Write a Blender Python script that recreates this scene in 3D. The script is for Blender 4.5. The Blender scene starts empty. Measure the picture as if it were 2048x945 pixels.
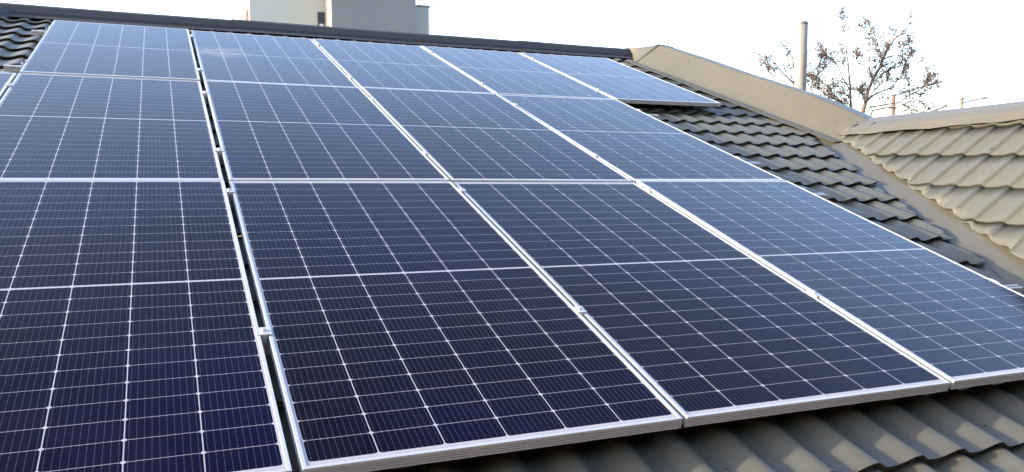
import bpy, bmesh, math, random
import numpy as np
from mathutils import Vector, Matrix

R_ = math.radians
scene = bpy.context.scene
COL = scene.collection

# ------------------------------------------------------------------ camera
TH = R_(18.458)                                   # roof pitch
cT, sT = math.cos(TH), math.sin(TH)
ROOF = Matrix(((1, 0, 0), (0, cT, -sT), (0, sT, cT)))    # roof plane (u, v, n) -> world
F_PX = 1639.7
RX, RY, RZ = 1.93449531, 0.124801093, 0.385311267
mx = Matrix.Rotation(RX, 3, 'X') @ Matrix.Rotation(RY, 3, 'Y') @ Matrix.Rotation(RZ, 3, 'Z')
CAM = ROOF @ Vector((-0.300129, -1.70753929, 1.32864057))
cr, cd, cf = [ROOF @ Vector(mx[i]) for i in range(3)]    # camera right, down, forward
cam_d = bpy.data.cameras.new('camera')
cam = bpy.data.objects.new('camera', cam_d); COL.objects.link(cam)
cam_d.sensor_width = 36.0; cam_d.lens = F_PX / 2048 * 36.0
cam_d.clip_start = 0.05; cam_d.clip_end = 5000
cam.matrix_world = Matrix.Translation(CAM) @ Matrix((cr, -cd, -cf)).transposed().to_4x4()
scene.camera = cam

# ------------------------------------------------------------------ light
SUN_DIR = (ROOF @ Vector((-5.1, 1.2, 1.0))).normalized()     # towards the sun, read off the shadows
SUN_EL = math.asin(SUN_DIR.z); SUN_AZ = math.atan2(SUN_DIR.x, SUN_DIR.y)   # azimuth from +Y towards +X
w = bpy.data.worlds.new('World'); scene.world = w; w.use_nodes = True
nt = w.node_tree; bg = nt.nodes['Background']
sky = nt.nodes.new('ShaderNodeTexSky'); sky.sky_type = 'NISHITA'; sky.sun_disc = False
sky.sun_elevation = SUN_EL; sky.sun_rotation = SUN_AZ
sky.air_density = 1.0; sky.dust_density = 2.6; sky.ozone_density = 1.6; sky.altitude = 100
wb = nt.nodes.new('ShaderNodeMix'); wb.data_type = 'RGBA'; wb.blend_type = 'MULTIPLY'; wb.inputs[0].default_value = 1.0
wb.inputs[7].default_value = (1.04, 0.972, 0.985, 1)      # white balance of the sky light
nt.links.new(sky.outputs[0], wb.inputs[6]); nt.links.new(wb.outputs[2], bg.inputs[0]); bg.inputs[1].default_value = 0.15
sun_d = bpy.data.lights.new('sun', 'SUN'); sun_d.energy = 2.1; sun_d.angle = R_(0.5); sun_d.color = (1.0, 0.88, 0.72)
sun = bpy.data.objects.new('sun', sun_d); COL.objects.link(sun)
sun.rotation_euler = (-SUN_DIR).to_track_quat('-Z', 'Y').to_euler()
scene.view_settings.view_transform = 'Standard'; scene.view_settings.look = 'None'
scene.view_settings.exposure = 2.85; scene.view_settings.gamma = 1.0
scene.view_settings.use_curve_mapping = False

# ------------------------------------------------------------------ helpers
def ray(px, py):
    return (cr * (px - 1024) + cd * (py - 472.5) + cf * F_PX) / F_PX
def at_dist(px, py, d):                            # a point of the place seen in direction (px, py), d metres ahead
    return CAM + ray(px, py) * d
def at_Y(px, py, Y):
    r = ray(px, py); return CAM + r * ((Y - CAM.y) / r.y)
def link(o, parent=None):
    COL.objects.link(o)
    if parent: o.parent = parent
    return o
def tag(o, label=None, cat=None, group=None, kind=None):
    if label: o['label'] = label
    if cat: o['category'] = cat
    if group: o['group'] = group
    if kind: o['kind'] = kind
    return o
def empty(name, mat=None):
    o = bpy.data.objects.new(name, None); o.empty_display_size = 0.2; link(o)
    if mat is not None: o.matrix_world = mat
    return o
def mesh_obj(name, bm, mats, parent=None, smooth=False):
    me = bpy.data.meshes.new(name); bm.normal_update(); bm.to_mesh(me); bm.free()
    for m in (mats if isinstance(mats, (list, tuple)) else [mats]): me.materials.append(m)
    if smooth:
        for p in me.polygons: p.use_smooth = True
        me.set_sharp_from_angle(angle=R_(38))
    return link(bpy.data.objects.new(name, me), parent)
def add_box(bm, x0, x1, y0, y1, z0, z1, bevel=0.0, mi=0):
    r = bmesh.ops.create_cube(bm, size=1.0)
    vs = r['verts']
    for v in vs:
        v.co = Vector(((x0 + x1) / 2 + v.co.x * (x1 - x0), (y0 + y1) / 2 + v.co.y * (y1 - y0), (z0 + z1) / 2 + v.co.z * (z1 - z0)))
    fs = list({f for v in vs for f in v.link_faces})
    for f in fs: f.material_index = mi
    if bevel:
        bmesh.ops.bevel(bm, geom=list({e for v in vs for e in v.link_edges}), offset=bevel, segments=2, affect='EDGES', profile=0.5)
def add_tube(bm, pts, rad, seg=10, cap=True):
    rings = []
    n = len(pts); pts = [Vector(p) for p in pts]
    for i, p in enumerate(pts):
        t = (pts[min(i + 1, n - 1)] - pts[max(i - 1, 0)]).normalized()
        a = t.orthogonal().normalized() if i == 0 else (a - t * a.dot(t)).normalized()
        b = t.cross(a); r = rad[i] if hasattr(rad, '__len__') else rad
        rings.append([bm.verts.new(p + (a * math.cos(2 * math.pi * k / seg) + b * math.sin(2 * math.pi * k / seg)) * r) for k in range(seg)])
    for i in range(n - 1):
        for k in range(seg):
            bm.faces.new((rings[i][k], rings[i][(k + 1) % seg], rings[i + 1][(k + 1) % seg], rings[i + 1][k]))
    if cap:
        bm.faces.new(list(reversed(rings[0]))); bm.faces.new(rings[-1])
def loft(bm, sections):                             # open profiles joined into a skin
    rows = [[bm.verts.new(p) for p in s] for s in sections]
    for i in range(len(rows) - 1):
        for k in range(len(rows[i]) - 1):
            bm.faces.new((rows[i][k], rows[i][k + 1], rows[i + 1][k + 1], rows[i + 1][k]))
def thicken(o, t=0.003):
    m = o.modifiers.new('thickness', 'SOLIDIFY'); m.thickness = t; m.offset = -1
    return o

# ------------------------------------------------------------------ materials
class NT:
    def __init__(s, name):
        s.m = bpy.data.materials.new(name); s.m.use_nodes = True
        s.t = s.m.node_tree; s.b = s.t.nodes['Principled BSDF']
    def n(s, typ, **kw):
        nd = s.t.nodes.new(typ)
        for k, v in kw.items(): setattr(nd, k, v)
        return nd
    def l(s, a, b): s.t.links.new(a, b)
    def math(s, op, a, b=None, c=None):
        nd = s.n('ShaderNodeMath', operation=op)
        for i, x in enumerate((a, b, c)):
            if x is None: continue
            if isinstance(x, (int, float)): nd.inputs[i].default_value = x
            else: s.l(x, nd.inputs[i])
        return nd.outputs[0]
    def mix(s, fac, a, b):
        nd = s.n('ShaderNodeMix', data_type='RGBA')
        for i, x in ((0, fac), (6, a), (7, b)):
            if isinstance(x, (int, float)): nd.inputs[i].default_value = x
            elif isinstance(x, tuple): nd.inputs[i].default_value = (*x, 1)
            else: s.l(x, nd.inputs[i])
        return nd.outputs[2]
    def noise(s, scale, detail=4, rough=0.55, vec=None, dist=0.0):
        nd = s.n('ShaderNodeTexNoise'); nd.inputs['Scale'].default_value = scale
        nd.inputs['Detail'].default_value = detail; nd.inputs['Roughness'].default_value = rough
        nd.inputs['Distortion'].default_value = dist
        if vec is not None: s.l(vec, nd.inputs['Vector'])
        return nd.outputs[0]
    def ramp(s, fac, lo, hi):
        nd = s.n('ShaderNodeMapRange'); nd.inputs[1].default_value = lo; nd.inputs[2].default_value = hi
        nd.clamp = True; s.l(fac, nd.inputs[0]); return nd.outputs[0]
    def coord(s): return s.n('ShaderNodeTexCoord').outputs['Object']
    def set(s, **kw):
        for k, v in kw.items():
            i = s.b.inputs[k.replace('_', ' ')]
            if isinstance(v, tuple): i.default_value = (*v, 1)
            elif isinstance(v, (int, float)): i.default_value = v
            else: s.l(v, i)
        return s.m
    def bump(s, h, strength=0.2, dist=0.01):
        nd = s.n('ShaderNodeBump'); nd.inputs['Strength'].default_value = strength; nd.inputs['Distance'].default_value = dist
        s.l(h, nd.inputs['Height']); s.l(nd.outputs[0], s.b.inputs['Normal'])

def simple(name, col, rough=0.6, metal=0.0, var=0.15, scale=6.0, bump=0.0):
    k = NT(name); v = k.coord(); f = k.noise(scale, 5, 0.6, v)
    c = k.mix(k.ramp(f, 0.3, 0.7), tuple(x * (1 - var) for x in col), tuple(min(1, x * (1 + var)) for x in col))
    if bump: k.bump(k.noise(scale * 6, 4, 0.6, v), bump, 0.005)
    return k.set(Base_Color=c, Roughness=rough, Metallic=metal)

def tile_material(name, col, rough=0.5):
    k = NT(name); v = k.coord()
    big = k.ramp(k.noise(0.9, 4, 0.6, v), 0.3, 0.7); mid = k.ramp(k.noise(7, 6, 0.65, v, 0.6), 0.35, 0.75)
    fine = k.ramp(k.noise(60, 3, 0.6, v), 0.62, 0.75); dirt = k.ramp(k.noise(3.2, 6, 0.7, v, 1.2), 0.55, 0.75)
    c = k.mix(big, tuple(x * 0.9 for x in col), tuple(x * 1.08 for x in col))
    c = k.mix(k.math('MULTIPLY', mid, 0.18), c, (col[0] * 1.25, col[1] * 1.22, col[2] * 1.2))
    c = k.mix(k.math('MULTIPLY', dirt, 0.25), c, tuple(x * 0.62 for x in col))
    lime = k.ramp(k.noise(34, 2, 0.5, v), 0.765, 0.785)                    # scattered pale droppings and lichen
    c = k.mix(k.math('MULTIPLY', lime, 0.6), c, (0.20, 0.20, 0.18))
    c = k.mix(k.math('MULTIPLY', fine, 0.12), c, (col[0] * 0.55, col[1] * 0.5, col[2] * 0.5))
    k.bump(k.noise(260, 2, 0.5, v), 0.06, 0.002)
    r = k.n('ShaderNodeMapRange'); r.inputs[3].default_value = rough - 0.06; r.inputs[4].default_value = rough + 0.12; k.l(mid, r.inputs[0])
    k.b.inputs['Specular IOR Level'].default_value = 0.32
    return k.set(Base_Color=c, Roughness=r.outputs[0])

PW, PL = 1.134, 2.279                               # panel width and length
def cell_material(name, smudge=None):
    k = NT(name); v = k.coord()
    sp = k.n('ShaderNodeSeparateXYZ'); k.l(v, sp.inputs[0]); u, y = sp.outputs[0], sp.outputs[1]
    PU, PV, HW, HH = 0.1834, 0.0922, 0.0902, 0.0454
    ul = k.math('SUBTRACT', u, PW / 2 - 3 * PU)
    fu = k.math('MODULO', k.math('ADD', ul, PU), PU)
    du = k.math('ABSOLUTE', k.math('SUBTRACT', fu, PU / 2))
    yc = k.math('SUBTRACT', y, PL / 2); wv = k.math('SUBTRACT', k.math('ABSOLUTE', yc), 0.0055)
    fv = k.math('MODULO', k.math('ADD', wv, PV), PV)
    dv = k.math('ABSOLUTE', k.math('SUBTRACT', fv, PV / 2))
    inside = k.math('MULTIPLY', k.math('LESS_THAN', du, HW), k.math('LESS_THAN', dv, HH))
    inside = k.math('MULTIPLY', inside, k.math('LESS_THAN', k.math('ADD', du, dv), HW + HH - 0.0062))
    inside = k.math('MULTIPLY', inside, k.math('GREATER_THAN', wv, 0.0))
    inside = k.math('MULTIPLY', inside, k.math('LESS_THAN', wv, 12 * PV))
    inside = k.math('MULTIPLY', inside, k.math('LESS_THAN', k.math('ABSOLUTE', k.math('SUBTRACT', u, PW / 2)), 3 * PU))
    # ten busbars per cell, wider at their solder pads
    bp = 2 * HW / 10
    fb = k.math('ABSOLUTE', k.math('SUBTRACT', k.math('MODULO', k.math('SUBTRACT', fu, PU / 2 - HW), bp), bp / 2))
    pad = k.math('GREATER_THAN', dv, 0.0400)
    pad2 = k.math('LESS_THAN', k.math('ABSOLUTE', k.math('SUBTRACT', k.math('MODULO', dv, 0.020), 0.010)), 0.0012)
    wd = k.math('ADD', 0.00042, k.math('MULTIPLY', k.math('MAXIMUM', k.math('MULTIPLY', pad, 0.7), pad2), 0.00055))
    bus = k.math('LESS_THAN', fb, wd)
    # cell to cell and panel to panel differences
    cx = k.n('ShaderNodeCombineXYZ'); k.l(k.math('FLOOR', k.math('DIVIDE', ul, PU)), cx.inputs[0])
    k.l(k.math('MULTIPLY', k.math('FLOOR', k.math('DIVIDE', wv, PV)), k.math('SIGN', yc)), cx.inputs[1])
    oi = k.n('ShaderNodeObjectInfo'); k.l(k.math('MULTIPLY', oi.outputs['Random'], 97.0), cx.inputs[2])
    wn = k.n('ShaderNodeTexWhiteNoise', noise_dimensions='3D'); k.l(cx.outputs[0], wn.inputs['Vector'])
    cell = k.mix(wn.outputs[0], (0.0007, 0.0004, 0.0034), (0.0012, 0.0008, 0.0056))
    cell = k.mix(k.math('MULTIPLY', oi.outputs['Random'], 0.5), cell, (0.0012, 0.0011, 0.0036))
    off = k.n('ShaderNodeVectorMath', operation='ADD'); k.l(v, off.inputs[0])
    cv = k.n('ShaderNodeCombineXYZ'); k.l(k.math('MULTIPLY', oi.outputs['Random'], 53.0), cv.inputs[2]); k.l(cv.outputs[0], off.inputs[1])
    sheen = k.ramp(k.noise(0.9, 2, 0.5, off.outputs[0]), 0.42, 0.68)       # nitride coat, bluer in places
    cell = k.mix(k.math('MULTIPLY', sheen, 0.75), cell, (0.0010, 0.0012, 0.0140))
    c = k.mix(k.math('MULTIPLY', bus, 0.8), cell, (0.050, 0.050, 0.062))
    c = k.mix(inside, (0.25, 0.255, 0.28), c)
    dust = k.ramp(k.noise(2.2, 6, 0.65, v, 0.8), 0.35, 0.8)
    speck = k.ramp(k.noise(150, 2, 0.5, v), 0.74, 0.78)
    film = k.math('ADD', k.math('MULTIPLY', dust, 0.006), k.math('MULTIPLY', speck, 0.06))
    c = k.mix(film, c, (0.45, 0.42, 0.38))
    if smudge:                                       # a soft brownish patch mixed into the cell colour
        sx, sy = smudge
        d2 = k.math('ADD', k.math('POWER', k.math('DIVIDE', k.math('SUBTRACT', u, sx), 0.26), 2.0), k.math('POWER', k.math('DIVIDE', k.math('SUBTRACT', y, sy), 0.30), 2.0))
        msk = k.math('MULTIPLY', k.ramp(d2, 1.0, 0.15), k.ramp(k.noise(9, 6, 0.75, v, 1.0), 0.40, 0.66))
        c = k.mix(k.math('MULTIPLY', msk, 0.30), c, (0.50, 0.40, 0.30))
    rg = k.n('ShaderNodeMapRange'); rg.inputs[3].default_value = 0.10; rg.inputs[4].default_value = 0.17; k.l(dust, rg.inputs[0])
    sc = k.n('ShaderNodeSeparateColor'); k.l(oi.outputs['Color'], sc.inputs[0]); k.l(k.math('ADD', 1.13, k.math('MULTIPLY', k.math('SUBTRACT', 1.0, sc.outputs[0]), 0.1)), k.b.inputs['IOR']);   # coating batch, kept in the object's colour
    k.b.inputs['Specular Tint'].default_value = (0.74, 0.52, 1.0, 1)   # violet anti-reflection coating
    return k.set(Base_Color=c, Roughness=rg.outputs[0])

OLIVE = (0.0540, 0.0545, 0.0430)
M = {
    'tile': tile_material('coated_tile_sheet', OLIVE),
    'flash': tile_material('coated_flashing', (0.060, 0.0565, 0.041), 0.48),
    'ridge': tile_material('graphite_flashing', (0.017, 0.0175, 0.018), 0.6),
    'alu': simple('anodised_aluminium', (0.36, 0.375, 0.38), 0.42, 0.35, 0.05, 3),
    'steel': simple('zinc_bolt', (0.5, 0.5, 0.5), 0.4, 0.8, 0.2, 40),
    'cells': cell_material('solar_cells_under_glass'),
    'cells_smudged': cell_material('solar_cells_with_smudge', (0.20, 1.20)),
    'back': simple('white_backsheet', (0.6, 0.6, 0.6), 0.6),
    'plaster': simple('cream_plaster', (0.55, 0.5, 0.42), 0.85, 0, 0.08, 2, 0.15),
    'white_plaster': simple('pale_plaster', (0.36, 0.37, 0.34), 0.9, 0, 0.05, 0.5, 0.05),
    'grey_plaster': simple('grey_plaster', (0.165, 0.168, 0.168), 0.9, 0, 0.05, 0.4, 0.05),
    'cream': simple('cream_render', (0.27, 0.24, 0.185), 0.9, 0, 0.08, 0.6),
    'tan': simple('tan_brick', (0.36, 0.22, 0.15), 0.9, 0, 0.2, 2),
    'win': simple('dark_window_frame', (0.07, 0.075, 0.085), 0.5),
    'blind': simple('white_blind', (0.55, 0.56, 0.58), 0.7),
    'bark': simple('grey_brown_bark', (0.060, 0.048, 0.042), 0.9, 0, 0.35, 8),
    'wood': simple('weathered_pole_wood', (0.10, 0.068, 0.05), 0.85, 0, 0.25, 5),
    'concrete': simple('pole_concrete', (0.13, 0.12, 0.10), 0.9, 0, 0.12, 4),
    'cable': simple('black_cable', (0.03, 0.03, 0.03), 0.6),
    'lamp': simple('lamp_housing', (0.16, 0.165, 0.17), 0.45, 0.3),
    'ground': simple('dry_grass_ground', (0.11, 0.11, 0.06), 0.95, 0, 0.4, 0.5, 0.3),
    'soffit': simple('dark_soffit', (0.10, 0.09, 0.08), 0.7),
}
def glass_mat():
    k = NT('window_glass'); return k.set(Base_Color=(0.045, 0.055, 0.078), Roughness=0.45, IOR=1.2)
M['glass'] = glass_mat()
def cladding():
    k = NT('ribbed_metal_cladding'); v = k.coord(); wv = k.n('ShaderNodeTexWave', wave_type='BANDS', bands_direction='X')
    wv.inputs['Scale'].default_value = 3.0; k.l(v, wv.inputs[0]); k.bump(wv.outputs['Fac'], 0.4, 0.02)
    return k.set(Base_Color=(0.30, 0.295, 0.275), Roughness=0.55, Metallic=0.0)
M['clad'] = cladding()
def flue_mat():
    k = NT('galvanised_flue'); v = k.coord()
    mp = k.n('ShaderNodeMapping'); mp.inputs['Scale'].default_value = (14, 14, 1.2); k.l(v, mp.inputs[0])
    st = k.ramp(k.noise(1.0, 5, 0.7, mp.outputs[0]), 0.3, 0.75)
    c = k.mix(st, (0.115, 0.108, 0.094), (0.175, 0.165, 0.145))
    return k.set(Base_Color=c, Roughness=0.6, Metallic=0.0)
M['flue'] = flue_mat()

# ------------------------------------------------------------------ ground
GZ = -3.6
bm = bmesh.new(); bmesh.ops.create_grid(bm, x_segments=40, y_segments=40, size=1500)
ground = mesh_obj('ground', bm, M['ground']); ground.location = (0, 0, GZ); tag(ground, kind='structure')

# ------------------------------------------------------------------ the house
house = empty('house', Matrix.Translation((0, 0, GZ)))
tag(house, 'house with olive beige metal tile roof that carries the solar panels', 'house')
HM = Matrix.Translation((0, 0, -GZ))               # parts are modelled in world coordinates, then hung on the root
def hpart(name, bm, mat, smooth=False, parent=None):
    if parent is None:
        bm.transform(HM)
    else:
        bm.transform(HM)
    return mesh_obj(name, bm, mat, parent or house, smooth)

PITCH_W, COURSE, WAVE, STEP = 0.1865, 0.3452, 0.0235, 0.020
def tile_field(mat4, u0, u1, k0, k1, pitch, course, wave, step, uoff, voff, seed, du=16, drop=0.36, flank=0.40, under=0.016):
    """stamped metal roof tiles: waves across, a dropped edge at the foot of every course"""
    rnd = random.Random(seed)
    nu = int((u1 - u0) / pitch * du) + 1
    us = np.linspace(u0, u1, nu)
    t = (us - uoff) / pitch
    ft = t - np.floor(t)
    h = np.where(ft < drop, 0.5 + 0.5 * np.cos(np.pi * np.minimum(ft, drop) / drop), np.where(ft < flank, 0.0, 0.5 - 0.5 * np.cos(np.pi * (np.maximum(ft, flank) - flank) / (1 - flank))))
    prof = wave * (h - 1.0) + 0.0022 * (1 - ((t + 0.94 * 1.0) / 6.0 - np.floor((t + 0.94) / 6.0)))   # sheets lap every sixth wave
    verts = []; faces = []; base = 0
    for kc in range(k0, k1):
        v0 = voff + kc * course
        jig = rnd.uniform(-0.0015, 0.0015); amp = 0.0012
        ph = rnd.uniform(0, 6.28)
        wob = amp * np.sin(us * 2.1 + ph) + amp * 0.7 * np.sin(us * 5.3 + ph * 2)
        rows = [(v0 + 0.030, -0.010), (v0 + under, 0.0), (v0 + 0.15 * under, step * 0.85), (v0, step), (v0 + 0.006, step + 0.0012), (v0 + 0.12, step * 0.68), (v0 + 0.24, step * 0.34), (v0 + course + 0.010, -0.003)]
        for ri, (vv, dn) in enumerate(rows):
            for i in range(nu):
                verts.append((us[i], vv + (wob[i] * 1.5 if ri < 5 else 0), prof[i] + dn + wob[i] + jig))
        for r in range(len(rows) - 1):
            for i in range(nu - 1):
                a = base + r * nu + i
                faces.append((a, a + 1, a + nu + 1, a + nu))
        base += len(rows) * nu
    me = bpy.data.meshes.new('tmp'); me.from_pydata(verts, [], faces); me.update()
    bm = bmesh.new(); bm.from_mesh(me); bpy.data.meshes.remove(me)
    bm.transform(mat4)
    return bm
def cut(bm, co, no):                                 # keep the side the normal points away from
    bmesh.ops.bisect_plane(bm, geom=bm.verts[:] + bm.edges[:] + bm.faces[:], plane_co=co, plane_no=no, clear_outer=True)
def rp(u, v, n): return ROOF @ Vector((u, v, n))

N_TILE = -0.085                                     # tile crests below the panel glass
V_RIDGE = 7.80
VAL_A, VAL_B = 3.58, 0.465                          # valley in plan: X = A + B * Y
HIP = Vector((-1.72, 7.42, 0))                      # ridge end on the left
def val_normal(): return Vector((1, -VAL_B, 0)).normalized()

bm = tile_field(ROOF.to_4x4() @ Matrix.Translation((0, 0, N_TILE - STEP)), -7.5, 5.42, -3, 24, PITCH_W, COURSE, WAVE, STEP, 1.543, -0.232, 3, 18, 0.27, 0.40)
cut(bm, Vector((VAL_A - 0.14, 0, 0)), Vector((1, -(VAL_B - 0.022), 0)).normalized())
cut(bm, Vector((5.36, 0, 0)), Vector((1, 0, 0)))
cut(bm, rp(0, V_RIDGE - 0.03, 0), Vector((0, 1, 0)))
hipdir = Vector((-0.5, -0.87, 0)).normalized(); hipside = Vector((0.87, -0.5, 0)).normalized()
cut(bm, Vector((HIP.x, HIP.y, 0)), -hipside)
roof = thicken(hpart('tiled_roof', bm, M['tile'], True), 0.0012)
tag(roof, 'weathered olive grey metal tile roof slope under the panels')

# wing roof, steeper, facing left
WP = math.atan(0.3338 / VAL_B)
cw, sw = math.cos(WP), math.sin(WP)
# local axes of the wing face: a = along courses (towards -Y), b = up the slope (+X), n = out
yaw = R_(2.6)
ax_a = Vector((0, -1, 0)); ax_b = Vector((cw, 0, sw)); ax_n = ax_a.cross(ax_b)
if ax_n.z < 0: ax_n = -ax_n
WORG = Vector((VAL_A, 0, -0.058))
WM = Matrix.Translation(WORG) @ Matrix((ax_a, ax_b, ax_n)).transposed().to_4x4()
bm = tile_field(WM @ Matrix.Rotation(-yaw, 4, 'Z'), -5.0, 5.0, -4, 9, 0.2, 0.36, 0.0185, 0.014, 0.05, 0.135, 8, 28, 0.14, 0.42, 0.004)
cut(bm, Vector((VAL_A + 0.035, 0, 0)), -Vector((1, -(VAL_B - 0.01), 0)).normalized())
cut(bm, Vector((5.36, 0, 0)), Vector((1, 0, 0)))
cut(bm, Vector((0, -4.4, 0)), Vector((0, -1, 0)))
cut(bm, Vector((0, 0, -0.50)), Vector((0, 0, -1)))
wing = thicken(hpart('wing_roof', bm, M['tile'], True), 0.0012)
tag(wing, 'sunlit beige metal tile slope of the wing')

# valley gutter sheet
bm = bmesh.new()
secs = []
for i in range(25):
    Y = -1.25 + i * (3.95 + 1.25) / 24; xv = VAL_A + VAL_B * Y
    wob = 0.004 * math.sin(i * 1.7) + 0.003 * math.sin(i * 3.1)
    def mz(X): return 0.33378 * Y - 0.118 / cT - 0.012 + wob * 0.3
    zv = mz(xv)
    xl = xv - 0.14 - 0.022 * Y
    secs.append([(xv - 0.55, Y, zv - 0.004), (xl - 0.02, Y, zv - 0.001), (xl + 0.01, Y, zv + 0.006), ((xl + xv + 0.05) / 2, Y, zv + 0.040 + wob), (xv + 0.05, Y, zv + 0.072 + wob), (xv + 0.10, Y, zv + 0.100 + wob), (xv + 0.24, Y, zv + 0.195)])
loft(bm, secs)
valley = thicken(hpart('valley_gutter', bm, M['flash'], True), 0.002)

# ridge cap of the main slope
def ridge_section(X, dz=0.0, g=1.0):
    vy = V_RIDGE; base = ROOF @ Vector((0, vy, N_TILE + 0.004))
    y0, z0 = base.y, base.z + dz
    return [(X, y0 - 0.27 * g, z0 - 0.27 * 0.334 * g - 0.006), (X, y0 - 0.175 * g, z0 - 0.175 * 0.334 + 0.002), (X, y0 - 0.165 * g, z0 - 0.028), (X, y0 - 0.105 * g, z0 + 0.040 * g), (X, y0 - 0.05 * g, z0 + 0.064 * g),
            (X, y0 + 0.0, z0 + 0.070 * g), (X, y0 + 0.05 * g, z0 + 0.064 * g), (X, y0 + 0.105 * g, z0 + 0.040 * g), (X, y0 + 0.165 * g, z0 - 0.030), (X, y0 + 0.235 * g, z0 - 0.09)]
rc = None
joints = [-1.70, 0.45, 2.02, 3.82, 5.36]
bm = bmesh.new()
for i in range(len(joints) - 1):                    # lapped lengths, each slipped a little over the next
    a, b = joints[i], joints[i + 1] + 0.06
    sec = []
    for s in range(6):
        X = a + (b - a) * s / 5
        sec.append(ridge_section(X, 0.004 * (i % 2) + 0.002 * math.sin(X * 2.3), 1.0 + 0.05 * (1 - s / 5)))
    loft(bm, sec)
ridge = thicken(hpart('ridge_cap', bm, M['ridge'], False), 0.002)
tag(ridge, 'dark shaded ridge cap above the top row')

# verge capping down the right edge
def verge_section(v, dx=0.0, dn=0.0):
    return [tuple(rp(5.06 + dx, v, N_TILE + 0.008)), tuple(rp(5.19 + dx, v, N_TILE + 0.013)), tuple(rp(5.215 + dx, v, -0.055)), tuple(rp(5.345 + dx, v, 0.050 + dn * 0.5)), tuple(rp(5.475 + dx, v, 0.152 + dn)),
            tuple(rp(5.495 + dx, v, 0.158 + dn)), tuple(rp(5.69 + dx, v, 0.138 + dn)), tuple(rp(5.71 + dx, v, 0.118 + dn)), tuple(rp(5.725 + dx, v, -0.10))]
bm = bmesh.new()
def verge_dn(v): return -0.050 * max(0.0, 1 - (v - 3.60) / 0.9) ** 1.6 + 0.003 * math.sin(v * 3.1)
loft(bm, [verge_section(3.60 + (7.28 - 3.60) * i / 22, 0.004 * math.sin(i * 0.9), verge_dn(3.60 + (7.28 - 3.60) * i / 22)) for i in range(23)])
verge = thicken(hpart('verge_cap', bm, M['flash'], False), 0.002)
tag(verge, 'tall sunlit beige flashing down the right edge')
# corner piece wrapping the ridge end onto the verge
bm = bmesh.new()
a = ridge_section(5.37, 0.012, 1.06)[:9]; b = verge_section(7.20, -0.006, 0.006)
A_ = [Vector(p) for p in a]; B_ = [Vector(p) for p in b]
secs = []
for i in range(8):
    s = i / 7; bulge = math.sin(s * math.pi)
    row = []
    for p, q in zip(A_, B_):
        r = p.lerp(q, s); r.z = p.z + (q.z - p.z) * (1 - (1 - s) ** 2.2)
        row.append(r)
    secs.append(row)
loft(bm, secs)
corner = thicken(hpart('corner_cap', bm, M['flash'], True), 0.002)

# wing ridge cap
def wing_cap_section(Y, d=0.0):
    d += 0.036 + 0.018 * max(0.0, 3.5 - max(Y, 1.0))
    return [(5.222, Y, 1.088 + d), (5.285, Y, 1.136 + d), (5.300, Y, 1.150 + d), (5.395, Y, 1.200 + d), (5.52, Y, 1.240 + d), (5.57, Y, 1.254 + d), (5.62, Y, 1.240 + d), (5.80, Y, 1.16 + d), (5.92, Y, 1.07 + d)]
bm = bmesh.new()
secs = []
for i in range(40):
    Y = 3.60 - i * 0.2; s = wing_cap_section(Y, 0.0022 * math.sin(i * 0.8))
    s[0] = (s[0][0], s[0][1], s[0][2] + 0.006 * math.sin(i * 2.2)); secs.append(s)
loft(bm, secs)
wcap = thicken(hpart('wing_ridge_cap', bm, M['flash'], False), 0.002)

# left hip: cap and the slope beyond it
bm = bmesh.new()
secs = []
for i in range(10):
    d = i * 0.75; q = HIP + hipdir * d; z = q.y * 0.33378 - 0.085 / cT
    side = hipside
    row = []
    for o, h in ((0.26, -0.055), (0.20, 0.0), (0.12, 0.05), (0.0, 0.095), (-0.12, 0.05), (-0.2, 0.0), (-0.26, -0.06)):
        p = q + side * o; row.append((p.x, p.y, z + h))
    secs.append(row)
loft(bm, secs)
hcap = thicken(hpart('hip_cap', bm, M['ridge'], False), 0.002)
# plain slopes on the hidden sides, walls, soffits
bm = bmesh.new()
zr = HIP.y * 0.33378 - 0.10
def quad(bm, *ps): bm.faces.new([bm.verts.new(p) for p in ps])
zb = -0.5; ye = 14.6
lx = HIP.x - (HIP.y + 1.3) * 0.5 / 0.87; lz = zr - (HIP.y + 1.3) * 0.33378
quad(bm, (HIP.x, HIP.y, zr), (5.66, HIP.y, zr), (5.66, 15.4, zr - 8.0 * 0.334), (HIP.x - 4.6, 15.4, zr - 8.0 * 0.334))
quad(bm, (HIP.x, HIP.y, zr), (HIP.x - 4.6, 15.4, zr - 8.0 * .334), (lx, -1.3, lz))
quad(bm, (5.56, 3.55, 1.22), (5.56, -4.4, 1.22), (8.0, -4.4, -0.5), (8.0, 3.55, -0.5))
back = thicken(hpart('rear_roof', bm, M['tile']), 0.03)
bm = bmesh.new()
add_box(bm, lx + 0.6, 3.45, -0.75, 14.6, GZ, -0.72)
hpart('wall', bm, M['plaster'])
bm = bmesh.new(); add_box(bm, 3.45, 7.6, -4.1, 3.4, GZ, -0.72); hpart('wing_wall', bm, M['plaster'])
bm = bmesh.new()                                    # gable wall below the verge and below the wing ridge
ps = [(5.655, 3.3, -0.72), (5.655, 14.6, -0.72), (5.655, 14.6, zr - 7.2 * 0.334 - 0.1), (5.655, HIP.y, zr - 0.03), (5.655, 3.3, 3.3 * 0.33378 - 0.2)]
f = bm.faces.new([bm.verts.new(p) for p in ps]); r = bmesh.ops.extrude_face_region(bm, geom=[f])
for v_ in [g for g in r['geom'] if isinstance(g, bmesh.types.BMVert)]: v_.co.x -= 0.15
hpart('gable_wall', bm, M['plaster'])
bm = bmesh.new()
ps = [(3.5, -4.1, -0.72), (7.6, -4.1, -0.72), (7.6, -4.1, -0.35), (5.56, -4.1, 1.1), (3.5, -4.1, -0.35)]
f = bm.faces.new([bm.verts.new(p) for p in ps])
thicken(hpart('wing_gable_wall', bm, M['plaster']), 0.1)
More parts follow.
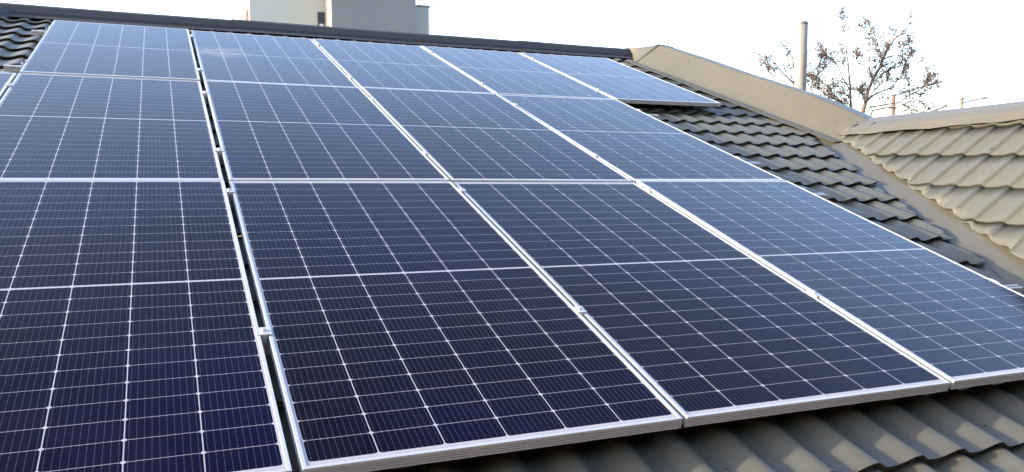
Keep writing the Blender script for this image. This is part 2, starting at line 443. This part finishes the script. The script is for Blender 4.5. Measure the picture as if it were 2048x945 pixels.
# eave gutters
bm = bmesh.new()
def half_gutter(p, q):
    p, q = Vector(p), Vector(q); t = (q - p).normalized(); s = t.cross(Vector((0, 0, 1)))
    sec = []
    for e in (p, q):
        sec.append([e + s * 0.06 * math.cos(a) + Vector((0, 0, -0.06 * math.sin(a))) for a in [math.pi * j / 8 for j in range(9)]])
    loft(bm, sec)
half_gutter((lx + 0.2, -1.36, -0.66), (3.0, -1.36, -0.66)); thicken(hpart('eave_gutter', bm, M['flash'], True), 0.002)
bm = bmesh.new(); half_gutter((3.0, -1.3, -0.66), (3.0, -4.4, -0.66))
thicken(hpart('eave_gutter', bm, M['flash'], True), 0.002)
# screws with washers holding the tiles and flashings
def screw_bm():
    b = bmesh.new()
    bmesh.ops.create_cone(b, cap_ends=True, segments=10, radius1=0.009, radius2=0.008, depth=0.002, matrix=Matrix.Translation((0, 0, 0.001)))
    bmesh.ops.create_cone(b, cap_ends=True, segments=6, radius1=0.0055, radius2=0.005, depth=0.006, matrix=Matrix.Translation((0, 0, 0.005)))
    return b
b0 = screw_bm(); sme = bpy.data.meshes.new('screw'); b0.to_mesh(sme); b0.free(); sme.materials.append(M['flash'])
def screw(p, rot, parent):
    o = bpy.data.objects.new('screw', sme); link(o, parent)
    o.matrix_local = HM @ Matrix.Translation(p) @ rot.to_4x4()
RQ = ROOF.to_3x3()
for i in range(9):                                   # on the first courses below the array
    kk = i * 2 - 6
    uu = 1.530 + PITCH_W * kk + 0.093
    if uu > 3.2: break
    screw(rp(uu, -0.235 + COURSE * 0.80 - 0.02 - 0.29 + 0.29 * (0.55), N_TILE - WAVE - STEP * 0.55), RQ, roof)
for v_ in (3.95, 4.35, 4.85, 5.3, 5.9, 6.5):
    screw(rp(5.12, v_, N_TILE + 0.013), RQ, verge)
WR = Matrix((ax_a, ax_b, ax_n)).transposed()
WF = WM @ Matrix.Rotation(-yaw, 4, 'Z')
for (k_, c_) in ((-12, 5), (-10, 4), (-14, 5), (-8, 4), (-7, 3), (-9, 5), (-11, 3), (-13, 4), (-5, 3)):
    p = WF @ Vector((0.05 + 0.2 * k_, 0.135 + 0.36 * c_ + 0.04, 0.013)); 
    if p.x < 5.2 and p.x > VAL_A + VAL_B * p.y + 0.12: screw(p, WR, wing)

# ------------------------------------------------------------------ solar panels
GU, GV = 0.01634, 0.02027
def frame_bm():
    bm = bmesh.new()
    prof = [(0.0, -0.035), (0.0, -0.0300), (0.0045, -0.0292), (0.0045, -0.0268), (0.0, -0.0260), (0.0, -0.0222), (0.0045, -0.0214), (0.0045, -0.0190), (0.0, -0.0182),
            (0.0, -0.0144), (0.0045, -0.0136), (0.0045, -0.0112), (0.0, -0.0104), (0.0, -0.0008), (0.0008, 0.0), (0.0105, 0.0), (0.0112, -0.0008), (0.0112, -0.006), (0.0055, -0.006), (0.0055, -0.033), (0.028, -0.033), (0.028, -0.035)]
    cs = [(0, 0, 1, 1), (PW, 0, -1, 1), (PW, PL, -1, -1), (0, PL, 1, -1)]
    rings = [[bm.verts.new((x + sx * d, y + sy * d, z)) for d, z in prof] for x, y, sx, sy in cs]
    n = len(prof)
    for i in range(4):
        a, b = rings[i], rings[(i + 1) % 4]
        for k in range(n): bm.faces.new((a[k], b[k], b[(k + 1) % n], a[(k + 1) % n]))
    bmesh.ops.recalc_face_normals(bm, faces=bm.faces[:])
    return bm
def make_panel():
    root = empty('solar_panel')
    mesh_obj('frame', frame_bm(), M['alu'], root)
    bm = bmesh.new(); add_box(bm, 0.0105, PW - 0.0105, 0.0105, PL - 0.0105, -0.0055, -0.0018)
    mesh_obj('cell_sheet', bm, M['cells'], root)
    return root
proto = make_panel()
rnd = random.Random(11)
LBL = {
    (0, -1): 'solar panel cut off by the left and bottom photo edges, nearest row',
    (0, 0): 'large bottom row panel right of the dark gap, its left corner at the photo bottom',
    (0, 1): 'third panel from the left in the bottom row, its lower edge above the wavy tiles',
    (0, 2): 'bluish panel at the right end of the bottom row, cut off by the photo edge',
    (1, -2): 'sliver of a solar panel at the left photo edge beside the bare roof tiles',
    (1, -1): 'middle row panel reaching the left photo edge, left of the wide dark gap',
    (1, 0): 'solar panel in the middle row just right of the wide dark gap',
    (1, 1): 'solar panel in the middle row, second to the right of the wide dark gap',
    (1, 2): 'solar panel at the right end of the middle row, below the overhanging top row panel',
    (2, -1): 'leftmost panel of the top row beside the shaded tiles and rail ends',
    (2, 0): 'panel of the top row with a brownish smudge near its left edge',
    (2, 1): 'middle panel of the five in the top row under the grey building',
    (2, 2): 'fourth panel from the left in the top row under the dark ridge cap',
    (2, 3): 'rightmost top row panel overhanging the tiles with its lower edge free',
}
first = True
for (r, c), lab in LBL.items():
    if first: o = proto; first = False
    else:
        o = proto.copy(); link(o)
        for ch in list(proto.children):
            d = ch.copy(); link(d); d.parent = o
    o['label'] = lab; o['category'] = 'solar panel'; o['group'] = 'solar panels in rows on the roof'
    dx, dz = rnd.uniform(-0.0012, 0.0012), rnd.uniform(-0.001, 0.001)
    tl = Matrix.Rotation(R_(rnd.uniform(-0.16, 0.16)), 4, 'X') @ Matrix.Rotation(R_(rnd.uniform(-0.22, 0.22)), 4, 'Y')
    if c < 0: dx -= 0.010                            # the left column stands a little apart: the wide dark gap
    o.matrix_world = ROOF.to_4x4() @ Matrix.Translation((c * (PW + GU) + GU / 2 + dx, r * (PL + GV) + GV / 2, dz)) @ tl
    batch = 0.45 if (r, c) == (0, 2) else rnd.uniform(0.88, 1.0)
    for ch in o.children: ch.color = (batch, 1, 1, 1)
    if (r, c) == (2, 0):
        for ch in o.children:
            if ch.name.startswith('cell_sheet'):
                ch.data = ch.data.copy(); ch.data.materials.clear(); ch.data.materials.append(M['cells_smudged'])

# ------------------------------------------------------------------ mounting rails with clamps and hooks
def extr(b, p, y0, y1):
    rows = [[b.verts.new((x, y, z)) for x, z in p] for y in (y0, y1)]; n = len(p)
    for i in range(n): b.faces.new((rows[0][i], rows[1][i], rows[1][(i + 1) % n], rows[0][(i + 1) % n]))
    b.faces.new(rows[0]); b.faces.new(list(reversed(rows[1])))
    bmesh.ops.recalc_face_normals(b, faces=b.faces[:])
def clamp_bm():                                     # hat section: plate bearing on both frames, web down to the rail
    b = bmesh.new()
    extr(b, [(-0.0195, 0.0012), (-0.0195, 0.0042), (0.0195, 0.0042), (0.0195, 0.0012), (0.0072, 0.0012), (0.0072, -0.034), (-0.0072, -0.034), (-0.0072, 0.0012)], -0.025, 0.025)
    return b
def bolt_bm():
    b = bmesh.new()
    bmesh.ops.create_cone(b, cap_ends=True, segments=12, radius1=0.0075, radius2=0.0075, depth=0.001, matrix=Matrix.Translation((0, 0, 0.0049)))
    bmesh.ops.create_cone(b, cap_ends=True, segments=16, radius1=0.0062, radius2=0.0058, depth=0.007, matrix=Matrix.Translation((0, 0, 0.009)))
    return b
def end_bm(s):                                       # Z section gripping the outer frame
    b = bmesh.new()
    p = [(-0.009, 0.0042), (0.006, 0.0042), (0.006, -0.030), (0.026, -0.030), (0.026, -0.012), (0.030, -0.012), (0.030, -0.034), (0.002, -0.034), (0.002, 0.0012), (-0.009, 0.0012)]
    extr(b, [(x * s, z) for x, z in p], -0.025, 0.025)
    return b
def me_of(b, name, mat):
    m_ = bpy.data.meshes.new(name); b.to_mesh(m_); b.free(); m_.materials.append(mat); return m_
CLAMP, BOLT = me_of(clamp_bm(), 'clamp', M['alu']), me_of(bolt_bm(), 'bolt', M['steel'])
END_L, END_R = me_of(end_bm(-1), 'end_clamp', M['alu']), me_of(end_bm(1), 'end_clamp', M['alu'])
def hook_bm():
    b = bmesh.new()
    add_tube(b, [(0, 0, -0.115), (0, 0, -0.080), (0, 0, -0.080), (0, 0, -0.0756)], [0.006, 0.006, 0.022, 0.022], 12)
    return b
HOOK = me_of(hook_bm(), 'hanger_bolt', M['steel'])
def rail_bm(L):
    b = bmesh.new()
    p = [(-0.02, -0.0752), (0.02, -0.0752), (0.02, -0.064), (0.017, -0.062), (0.017, -0.052), (0.02, -0.050), (0.02, -0.0355), (0.006, -0.0355), (0.006, -0.047), (-0.006, -0.047), (-0.006, -0.0355), (-0.02, -0.0355), (-0.02, -0.050), (-0.017, -0.052), (-0.017, -0.062), (-0.02, -0.064)]
    rows = [[b.verts.new((x, y, z)) for y, z in p] for x in (0, L)]
    n = len(p)
    for i in range(n): b.faces.new((rows[0][i], rows[1][i], rows[1][(i + 1) % n], rows[0][(i + 1) % n]))
    b.faces.new(list(reversed(rows[0]))); b.faces.new(rows[1])
    return b
RAILS = [
    (0, 0.738, -1, 2, 'aluminium rail under the lower part of the bottom row of panels'),
    (0, 2.135, -1, 2, 'aluminium rail under the upper part of the bottom row of panels'),
    (1, 2.812, -2, 2, 'aluminium rail under the lower part of the middle row of panels'),
    (1, 4.188, -2, 2, 'aluminium rail under the upper part of the middle row of panels'),
    (2, 4.965, -1, 3, 'aluminium rail under the lower part of the top row, its end showing at left'),
    (2, 6.500, -1, 3, 'aluminium rail under the upper part of the top row, its end showing at left'),
]
for r, v, c0, c1, lab in RAILS:
    ua = c0 * (PW + GU) + GU / 2 - 0.010; ub = (c1 + 1) * (PW + GU) - GU / 2
    u0, u1 = ua - 0.14, ub + (0.20 if r < 2 else 0.06)
    root = empty('mounting_rail', ROOF.to_4x4() @ Matrix.Translation((u0, v, 0)))
    tag(root, lab, 'rail', 'aluminium rails under the panels')
    mesh_obj('rail', rail_bm(u1 - u0), M['alu'], root)
    for c in range(c0 + 1, c1 + 1):
        k = link(bpy.data.objects.new('clamp', CLAMP), root); k.location = (c * (PW + GU) - u0 - (0.005 if c == 0 else 0.010 if c < 0 else 0), 0, 0)
        if c == 0: k.scale = (1.25, 1, 1)
        link(bpy.data.objects.new('bolt', BOLT), k)
    for me_, ue, s in ((END_L, ua, -1), (END_R, ub, 1)):
        k = link(bpy.data.objects.new('end_clamp', me_), root); k.location = (ue - u0, 0, 0)
        bo = link(bpy.data.objects.new('bolt', BOLT), k); bo.location = (s * 0.016, 0, -0.0345)
    x = 0.10
    while x < u1 - u0:
        k = link(bpy.data.objects.new('hanger_bolt', HOOK), root); k.location = (x, 0, 0); x += 1.119

# ------------------------------------------------------------------ apartment block behind the ridge
YB = 38.0
def X_at(px): return at_Y(px, 50, YB).x
def Z_at(px, py): return at_Y(px, py, YB).z
bx0, bx1 = X_at(663), X_at(832)
ztop = Z_at(660, 0) + 3.2
bld = empty('apartment_building', Matrix.Translation((bx0, YB, GZ)))
tag(bld, 'plain pale and grey apartment block rising behind the roof ridge', 'building')
def bpart(name, bm, mat, parent=None):
    bm.transform(Matrix.Translation((-bx0, -YB, -GZ))); return mesh_obj(name, bm, mat, parent or bld)
bm = bmesh.new(); add_box(bm, bx0 + 0.03, bx1, YB, YB + 8, GZ, ztop); bpart('grey_block', bm, M['grey_plaster'])
bm = bmesh.new(); add_box(bm, bx0, bx0 + 0.03, YB + 0.02, YB + 1.6, GZ, ztop - 0.05); cr_ = bpart('cream_return', bm, M['cream'])
wy = YB + 1.6
wx0 = at_Y(500, 50, wy).x
bm = bmesh.new(); add_box(bm, wx0, bx0 + 0.02, wy, wy + 9, GZ, ztop + 0.3); wh = bpart('white_block', bm, M['white_plaster'])
cx0, cx1 = bx1 - 0.2, at_Y(858, 40, YB + 2).x
bm = bmesh.new(); add_box(bm, cx0, cx1, YB + 2, YB + 7, GZ, at_Y(845, 14, YB + 2).z); clad = bpart('clad_stair', bm, M['clad'])
bm = bmesh.new(); add_box(bm, cx1 - 0.65, cx1 + 0.06, YB + 1.95, YB + 7.05, at_Y(845, 14, YB + 2).z, at_Y(845, 14, YB + 2).z + 0.08); bpart('parapet_trim', bm, M['lamp'], clad)
# low tan lean-to on the left side
lx0 = at_Y(492, 50, wy + 0.5).x
bm = bmesh.new()
zt, zl = at_Y(500, 9, wy + 0.5).z, at_Y(493, 26, wy + 0.5).z
ps = [(lx0, wy + 0.5, GZ), (wx0, wy + 0.5, GZ), (wx0, wy + 0.5, zt), (lx0, wy + 0.5, zl)]
f = bm.faces.new([bm.verts.new(p) for p in ps]); e = bmesh.ops.extrude_face_region(bm, geom=[f])
for v_ in [g for g in e['geom'] if isinstance(g, bmesh.types.BMVert)]: v_.co.y += 6
bmesh.ops.recalc_face_normals(bm, faces=bm.faces[:]); bpart('lean_to', bm, M['tan'])
def window(px0, px1, py0, py1, Y):
    a, b = at_Y(px0, py0, Y), at_Y(px1, py1, Y)
    x0, x1, z1, z0 = a.x, b.x, a.z, b.z
    bm = bmesh.new(); t = 0.05
    add_box(bm, x0, x1, Y - 0.03, Y + 0.05, z1 - t, z1); add_box(bm, x0, x1, Y - 0.03, Y + 0.05, z0, z0 + t)
    add_box(bm, x0, x0 + t, Y - 0.03, Y + 0.05, z0 + t, z1 - t); add_box(bm, x1 - t, x1, Y - 0.03, Y + 0.05, z0 + t, z1 - t)
    w1 = bpart('window', bm, M['win'])
    bm = bmesh.new(); add_box(bm, x0 + t, x1 - t, Y - 0.005, Y + 0.02, z0 + t, z1 - t); bpart('pane', bm, M['glass'], w1)
    bm = bmesh.new(); add_box(bm, x0 + 0.09, x1 - 0.08, Y - 0.02, Y - 0.008, z0 + t, z0 + t + 0.16); bpart('blind', bm, M['blind'], w1)
window(634.5, 650.5, 24, 57.5, wy)
bm = bmesh.new(); add_box(bm, bx0 - 0.012, bx0 - 0.004, YB + 0.5, YB + 1.15, Z_at(660, 62) , Z_at(660, 45)); bpart('side_opening', bm, M['win'])

# ------------------------------------------------------------------ added unseen block behind the camera, cuts the sky light from that side
nb = empty('added_sky_blocker', Matrix.Translation((0, -8.5, GZ)))
tag(nb, 'added unseen long brick block behind the camera that cuts the sky light', 'house')
bm = bmesh.new(); add_box(bm, -16, 16, -8, 0, 0, 9.0); mesh_obj('wall', bm, M['tan'], nb)
bm = bmesh.new(); loft(bm, [[(-16.6, 0.6, 8.8), (-16.6, -4, 11.4), (-16.6, -8.6, 8.8)], [(16.6, 0.6, 8.8), (16.6, -4, 11.4), (16.6, -8.6, 8.8)]]); thicken(mesh_obj('roof', bm, M['tile'], nb), 0.08)
for wx in range(-13, 15, 4):
    for wz in (1.0, 3.9, 6.7):
        bm = bmesh.new(); add_box(bm, wx - 0.7, wx + 0.7, 0.003, 0.06, wz, wz + 1.3); wn_ = mesh_obj('window', bm, M['blind'], nb)
        bm = bmesh.new(); add_box(bm, wx - 0.62, wx + 0.62, 0.062, 0.07, wz + 0.08, wz + 1.22); mesh_obj('pane', bm, M['glass'], wn_)

# ------------------------------------------------------------------ flue pipe on the far side of the wing
base = at_dist(1602, 110, 11.0)
top = at_dist(1602, 46, 11.0)
flue = empty('flue_pipe', Matrix.Translation((base.x, base.y, GZ)))
tag(flue, 'tall pale metal flue pipe standing behind the beige roof edge', 'pipe')
bm = bmesh.new(); H = top.z - GZ; rr = 0.079
add_tube(bm, [(0, 0, 0), (0, 0, H - 0.62), (0, 0, H - 0.62), (0, 0, H)], [rr, rr, rr + 0.0025, rr + 0.0025], 28, False)
pipe = mesh_obj('pipe', bm, M['flue'], flue, True); thicken(pipe, 0.002)
bm = bmesh.new()
ring = [(rr + 0.003, H - 0.035), (rr + 0.0055, H - 0.03), (rr + 0.0055, H + 0.002), (rr - 0.004, H + 0.004), (rr - 0.004, H - 0.035)]
for k in range(28):
    a0, a1 = 2 * math.pi * k / 28, 2 * math.pi * (k + 1) / 28
    for j in range(len(ring) - 1):
        (r0, z0), (r1, z1) = ring[j], ring[j + 1]
        quad(bm, (r0 * math.cos(a0), r0 * math.sin(a0), z0), (r0 * math.cos(a1), r0 * math.sin(a1), z0), (r1 * math.cos(a1), r1 * math.sin(a1), z1), (r1 * math.cos(a0), r1 * math.sin(a0), z1))
mesh_obj('rim', bm, M['win'], flue)

# ------------------------------------------------------------------ bare tree
def leaf_mat():
    k = NT('dry_leaves'); oi = k.n('ShaderNodeNewGeometry'); rp_ = oi.outputs['Random Per Island']
    c = k.mix(k.ramp(rp_, 0.0, 0.75), (0.040, 0.036, 0.036), (0.085, 0.062, 0.055))
    c = k.mix(k.ramp(rp_, 0.88, 0.90), c, (0.15, 0.035, 0.022))
    return k.set(Base_Color=c, Roughness=0.8)
M['leaf'] = leaf_mat()
TD = 27.0
rt = random.Random(5)
bmT, bmL = bmesh.new(), bmesh.new()
def leaf(p):
    s = rt.uniform(0.022, 0.048)
    d = Vector((rt.uniform(-1, 1), rt.uniform(-1, 1), rt.uniform(-1.2, 0.6))).normalized(); e = d.orthogonal().normalized()
    e.rotate(Matrix.Rotation(rt.uniform(0, 6.28), 3, d))
    q = d.cross(e)
    vs = [bmL.verts.new(p + x) for x in (-d * s * 0.2, e * s * 0.75 + d * s * 0.5 + q * s * 0.25, d * s * 1.6, -e * s * 0.75 + d * s * 0.5 + q * s * 0.25)]
    bmL.faces.new(vs)
def twig(p, d, L, r, lev):
    n = 5; pts = [p.copy()]; dd = d.normalized()
    for i in range(n):
        dd = (dd + Vector((rt.uniform(-1, 1), rt.uniform(-1, 1), rt.uniform(-0.7, 1.0))) * 0.28).normalized()
        pts.append(pts[-1] + dd * (L / n))
    add_tube(bmT, pts, [r * (1 - 0.75 * i / n) for i in range(n + 1)], 5 if lev else 6, False)
    if lev > 0:
        for i in range(1, n + 1):
            for _ in range(2 if rt.random() < 0.8 else 1):
                a = (pts[i] - pts[i - 1]).normalized(); o = a.orthogonal().normalized(); o.rotate(Matrix.Rotation(rt.uniform(0, 6.28), 3, a))
                twig(pts[i], a * 0.75 + o * rt.uniform(0.6, 1.1) + Vector((0, 0, 0.12)), L * rt.uniform(0.35, 0.62), max(0.006, r * 0.55), lev - 1)
    else:
        for i in range(2, n + 1):
            if rt.random() < 0.11:
                for _ in range(rt.choice((1, 1, 1, 2))): leaf(pts[i] + Vector([rt.uniform(-0.03, 0.03) for _ in range(3)]))
LIMBS = [
    ([(1712, 330), (1722, 240), (1731, 205), (1745, 160), (1768, 112), (1790, 78), (1806, 66)], (0.085, 0.012)),
    ([(1712, 330), (1705, 240), (1701, 200), (1697, 140), (1692, 95), (1689, 46)], (0.06, 0.006)),
    ([(1750, 152), (1766, 122), (1757, 92), (1742, 56)], (0.028, 0.007)),
    ([(1731, 205), (1752, 188), (1785, 175), (1806, 150)], (0.04, 0.010)),
    ([(1712, 300), (1684, 205), (1658, 178), (1640, 158)], (0.04, 0.010)),
    ([(1712, 330), (1630, 205), (1588, 168), (1560, 140), (1540, 116)], (0.05, 0.009)),
    ([(1714, 300), (1745, 222), (1790, 216), (1835, 198)], (0.04, 0.009)),
    ([(1650, 232), (1622, 178), (1628, 140), (1640, 124)], (0.025, 0.008)),
    ([(1745, 160), (1725, 130), (1712, 118)], (0.022, 0.008)),
    ([(1590, 170), (1580, 140), (1585, 118)], (0.018, 0.007)),
    ([(1600, 180), (1562, 158), (1538, 150)], (0.018, 0.007)),
    ([(1740, 215), (1800, 205), (1842, 178), (1852, 168)], (0.026, 0.007)),
    ([(1762, 120), (1800, 105), (1822, 84)], (0.018, 0.006)),
    ([(1690, 215), (1662, 205), (1640, 195)], (0.018, 0.006)),
    ([(1745, 165), (1790, 130), (1815, 110)], (0.022, 0.007)),
    ([(1700, 180), (1675, 130), (1660, 108)], (0.022, 0.007)),
    ([(1735, 200), (1765, 165), (1775, 140)], (0.022, 0.007)),
]
for pl, (ra, rb) in LIMBS:
    off = rt.uniform(-1.3, 1.3)
    pts = [at_dist(x, y, TD + off * (i / max(1, len(pl) - 1))) for i, (x, y) in enumerate(pl)]
    # smooth the limb with midpoints jittered
    q = [pts[0]]
    for i in range(1, len(pts)):
        q.append(pts[i - 1].lerp(pts[i], 0.5) + Vector([rt.uniform(-0.04, 0.04) for _ in range(3)])); q.append(pts[i])
    n = len(q); rad = [1.1 * (ra + (rb - ra) * (i / (n - 1)) ** 0.8) for i in range(n)]
    add_tube(bmT, q, rad, 8, False)
    for i in range(max(2, n // 3), n):
        for _ in range(rt.choice((1, 2, 2))):
            a = (q[i] - q[i - 1]).normalized(); o = a.orthogonal().normalized(); o.rotate(Matrix.Rotation(rt.uniform(0, 6.28), 3, a))
            twig(q[i], a * 0.8 + o + Vector((0, 0, 0.15)), rt.uniform(0.5, 0.95) * (1 - 0.45 * i / n), max(0.014, rad[i] * 0.5), 2 if rt.random() < 0.7 else 1)
fork = at_dist(1712, 330, TD)
add_tube(bmT, [(fork.x, fork.y, GZ - 0.05), (fork.x + 0.03, fork.y, GZ + 0.4), (fork.x - 0.04, fork.y, (GZ + fork.z) / 2), tuple(fork + Vector((0, 0, 0.15)))], [0.20, 0.15, 0.13, 0.10], 12, False)
tree = empty('bare_tree', Matrix.Translation((fork.x, fork.y, GZ)))
tag(tree, 'nearly bare winter tree with sparse brown and reddish leaves behind the roof', 'tree')
for n_, b_, m_ in (('trunk', bmT, M['bark']), ('crown', bmL, M['leaf'])):
    b_.transform(Matrix.Translation((-fork.x, -fork.y, -GZ))); mesh_obj(n_, b_, m_, tree, n_ == 'trunk')

# ------------------------------------------------------------------ street lamps and wires
def lamp_head_bm(p, d):
    b = bmesh.new(); d = d.normalized(); up = Vector((0, 0, 1)); s = d.cross(up).normalized(); up = s.cross(d)
    prof = [(0.0, 0.04, 0.04), (0.10, 0.075, 0.06), (0.30, 0.14, 0.10), (0.52, 0.13, 0.085), (0.64, 0.07, 0.045), (0.68, 0.02, 0.02)]
    rows = []
    for x, wd, ht in prof:
        rows.append([b.verts.new(p + d * x + s * wd * math.cos(a) + up * (ht * math.sin(a) * (1.0 if math.sin(a) > 0 else 0.7))) for a in [2 * math.pi * j / 14 for j in range(14)]])
    for i in range(len(rows) - 1):
        for j in range(14): b.faces.new((rows[i][j], rows[i][(j + 1) % 14], rows[i + 1][(j + 1) % 14], rows[i + 1][j]))
    b.faces.new(list(reversed(rows[0]))); b.faces.new(rows[-1]); return b
def street_lamp(px, ytop, D, mat, r, arm, head, label, extra=None):
    t_ = at_dist(px, ytop, D)
    root = empty('street_lamp', Matrix.Translation((t_.x, t_.y, GZ))); tag(root, label, 'street lamp', 'street lamps beyond the roof')
    T_ = Matrix.Translation((-t_.x, -t_.y, -GZ))
    b = bmesh.new(); add_tube(b, [(t_.x, t_.y, GZ), (t_.x, t_.y, t_.z)], [r * 1.25, r], 14)
    b.transform(T_); mesh_obj('pole', b, mat, root, False)
    if extra:
        for nm, b in extra(t_): b.transform(T_); mesh_obj(nm, b, mat, root, False)
    b = bmesh.new(); pts = [at_dist(x, y, D) for x, y in arm]; add_tube(b, pts, 0.07, 8); b.transform(T_); mesh_obj('arm', b, M['steel'], root, True)
    p0 = at_dist(*head[0], D); p1 = at_dist(*head[1], D)
    b = lamp_head_bm(p0, p1 - p0); b.transform(T_); mesh_obj('lamp_head', b, M['lamp'], root, True)
    return t_
t1 = street_lamp(1787, 190, 44, M['wood'], 0.105, [(1787, 192), (1800, 187), (1830, 178), (1852, 171), (1866, 168)], ((1862, 168.5), (1882, 164)),
            'street lamp on a brown wooden pole, its long arm rising right through the tree twigs')
def cross_arm(t_):
    b = bmesh.new(); add_box(b, t_.x - 0.16, t_.x + 0.16, t_.y - 0.12, t_.y + 0.12, t_.z - 0.02, t_.z + 0.05); yield 'pole_cap', b
    b = bmesh.new(); e = t_ + cr * -0.9; add_tube(b, [t_ + Vector((0, 0, -0.5)), e + Vector((0, 0, -0.45)), e + Vector((0, 0, -0.15))], 0.03, 6); yield 'bracket', b
t2 = street_lamp(1923, 198, 52, M['concrete'], 0.10, [(1923, 207), (1938, 203), (1950, 200), (1958, 199)], ((1956, 199), (1974, 196)),
            'street lamp on a pale concrete pole farther right, with wires and a short arm', cross_arm)
for i, (dz, ex) in enumerate(((-0.1, (1700, 258)), (-0.45, (1720, 262)))):
    b = bmesh.new(); e = at_dist(*ex, 62.0); s = t2 + Vector((0, 0, dz)) - cr * (0.9 if i else 0.1)
    add_tube(b, [s.lerp(e, k / 10) + Vector((0, 0, -0.35 * 4 * (k / 10) * (1 - k / 10) * 0.4)) for k in range(11)], 0.03 if i == 0 else 0.06, 6)
    o = mesh_obj('overhead_wire', b, M['cable'], None, True)
    tag(o, ('thin upper overhead wire running left from the concrete pole', 'thicker lower overhead cable running left from the concrete pole')[i], 'wire', 'overhead wires')
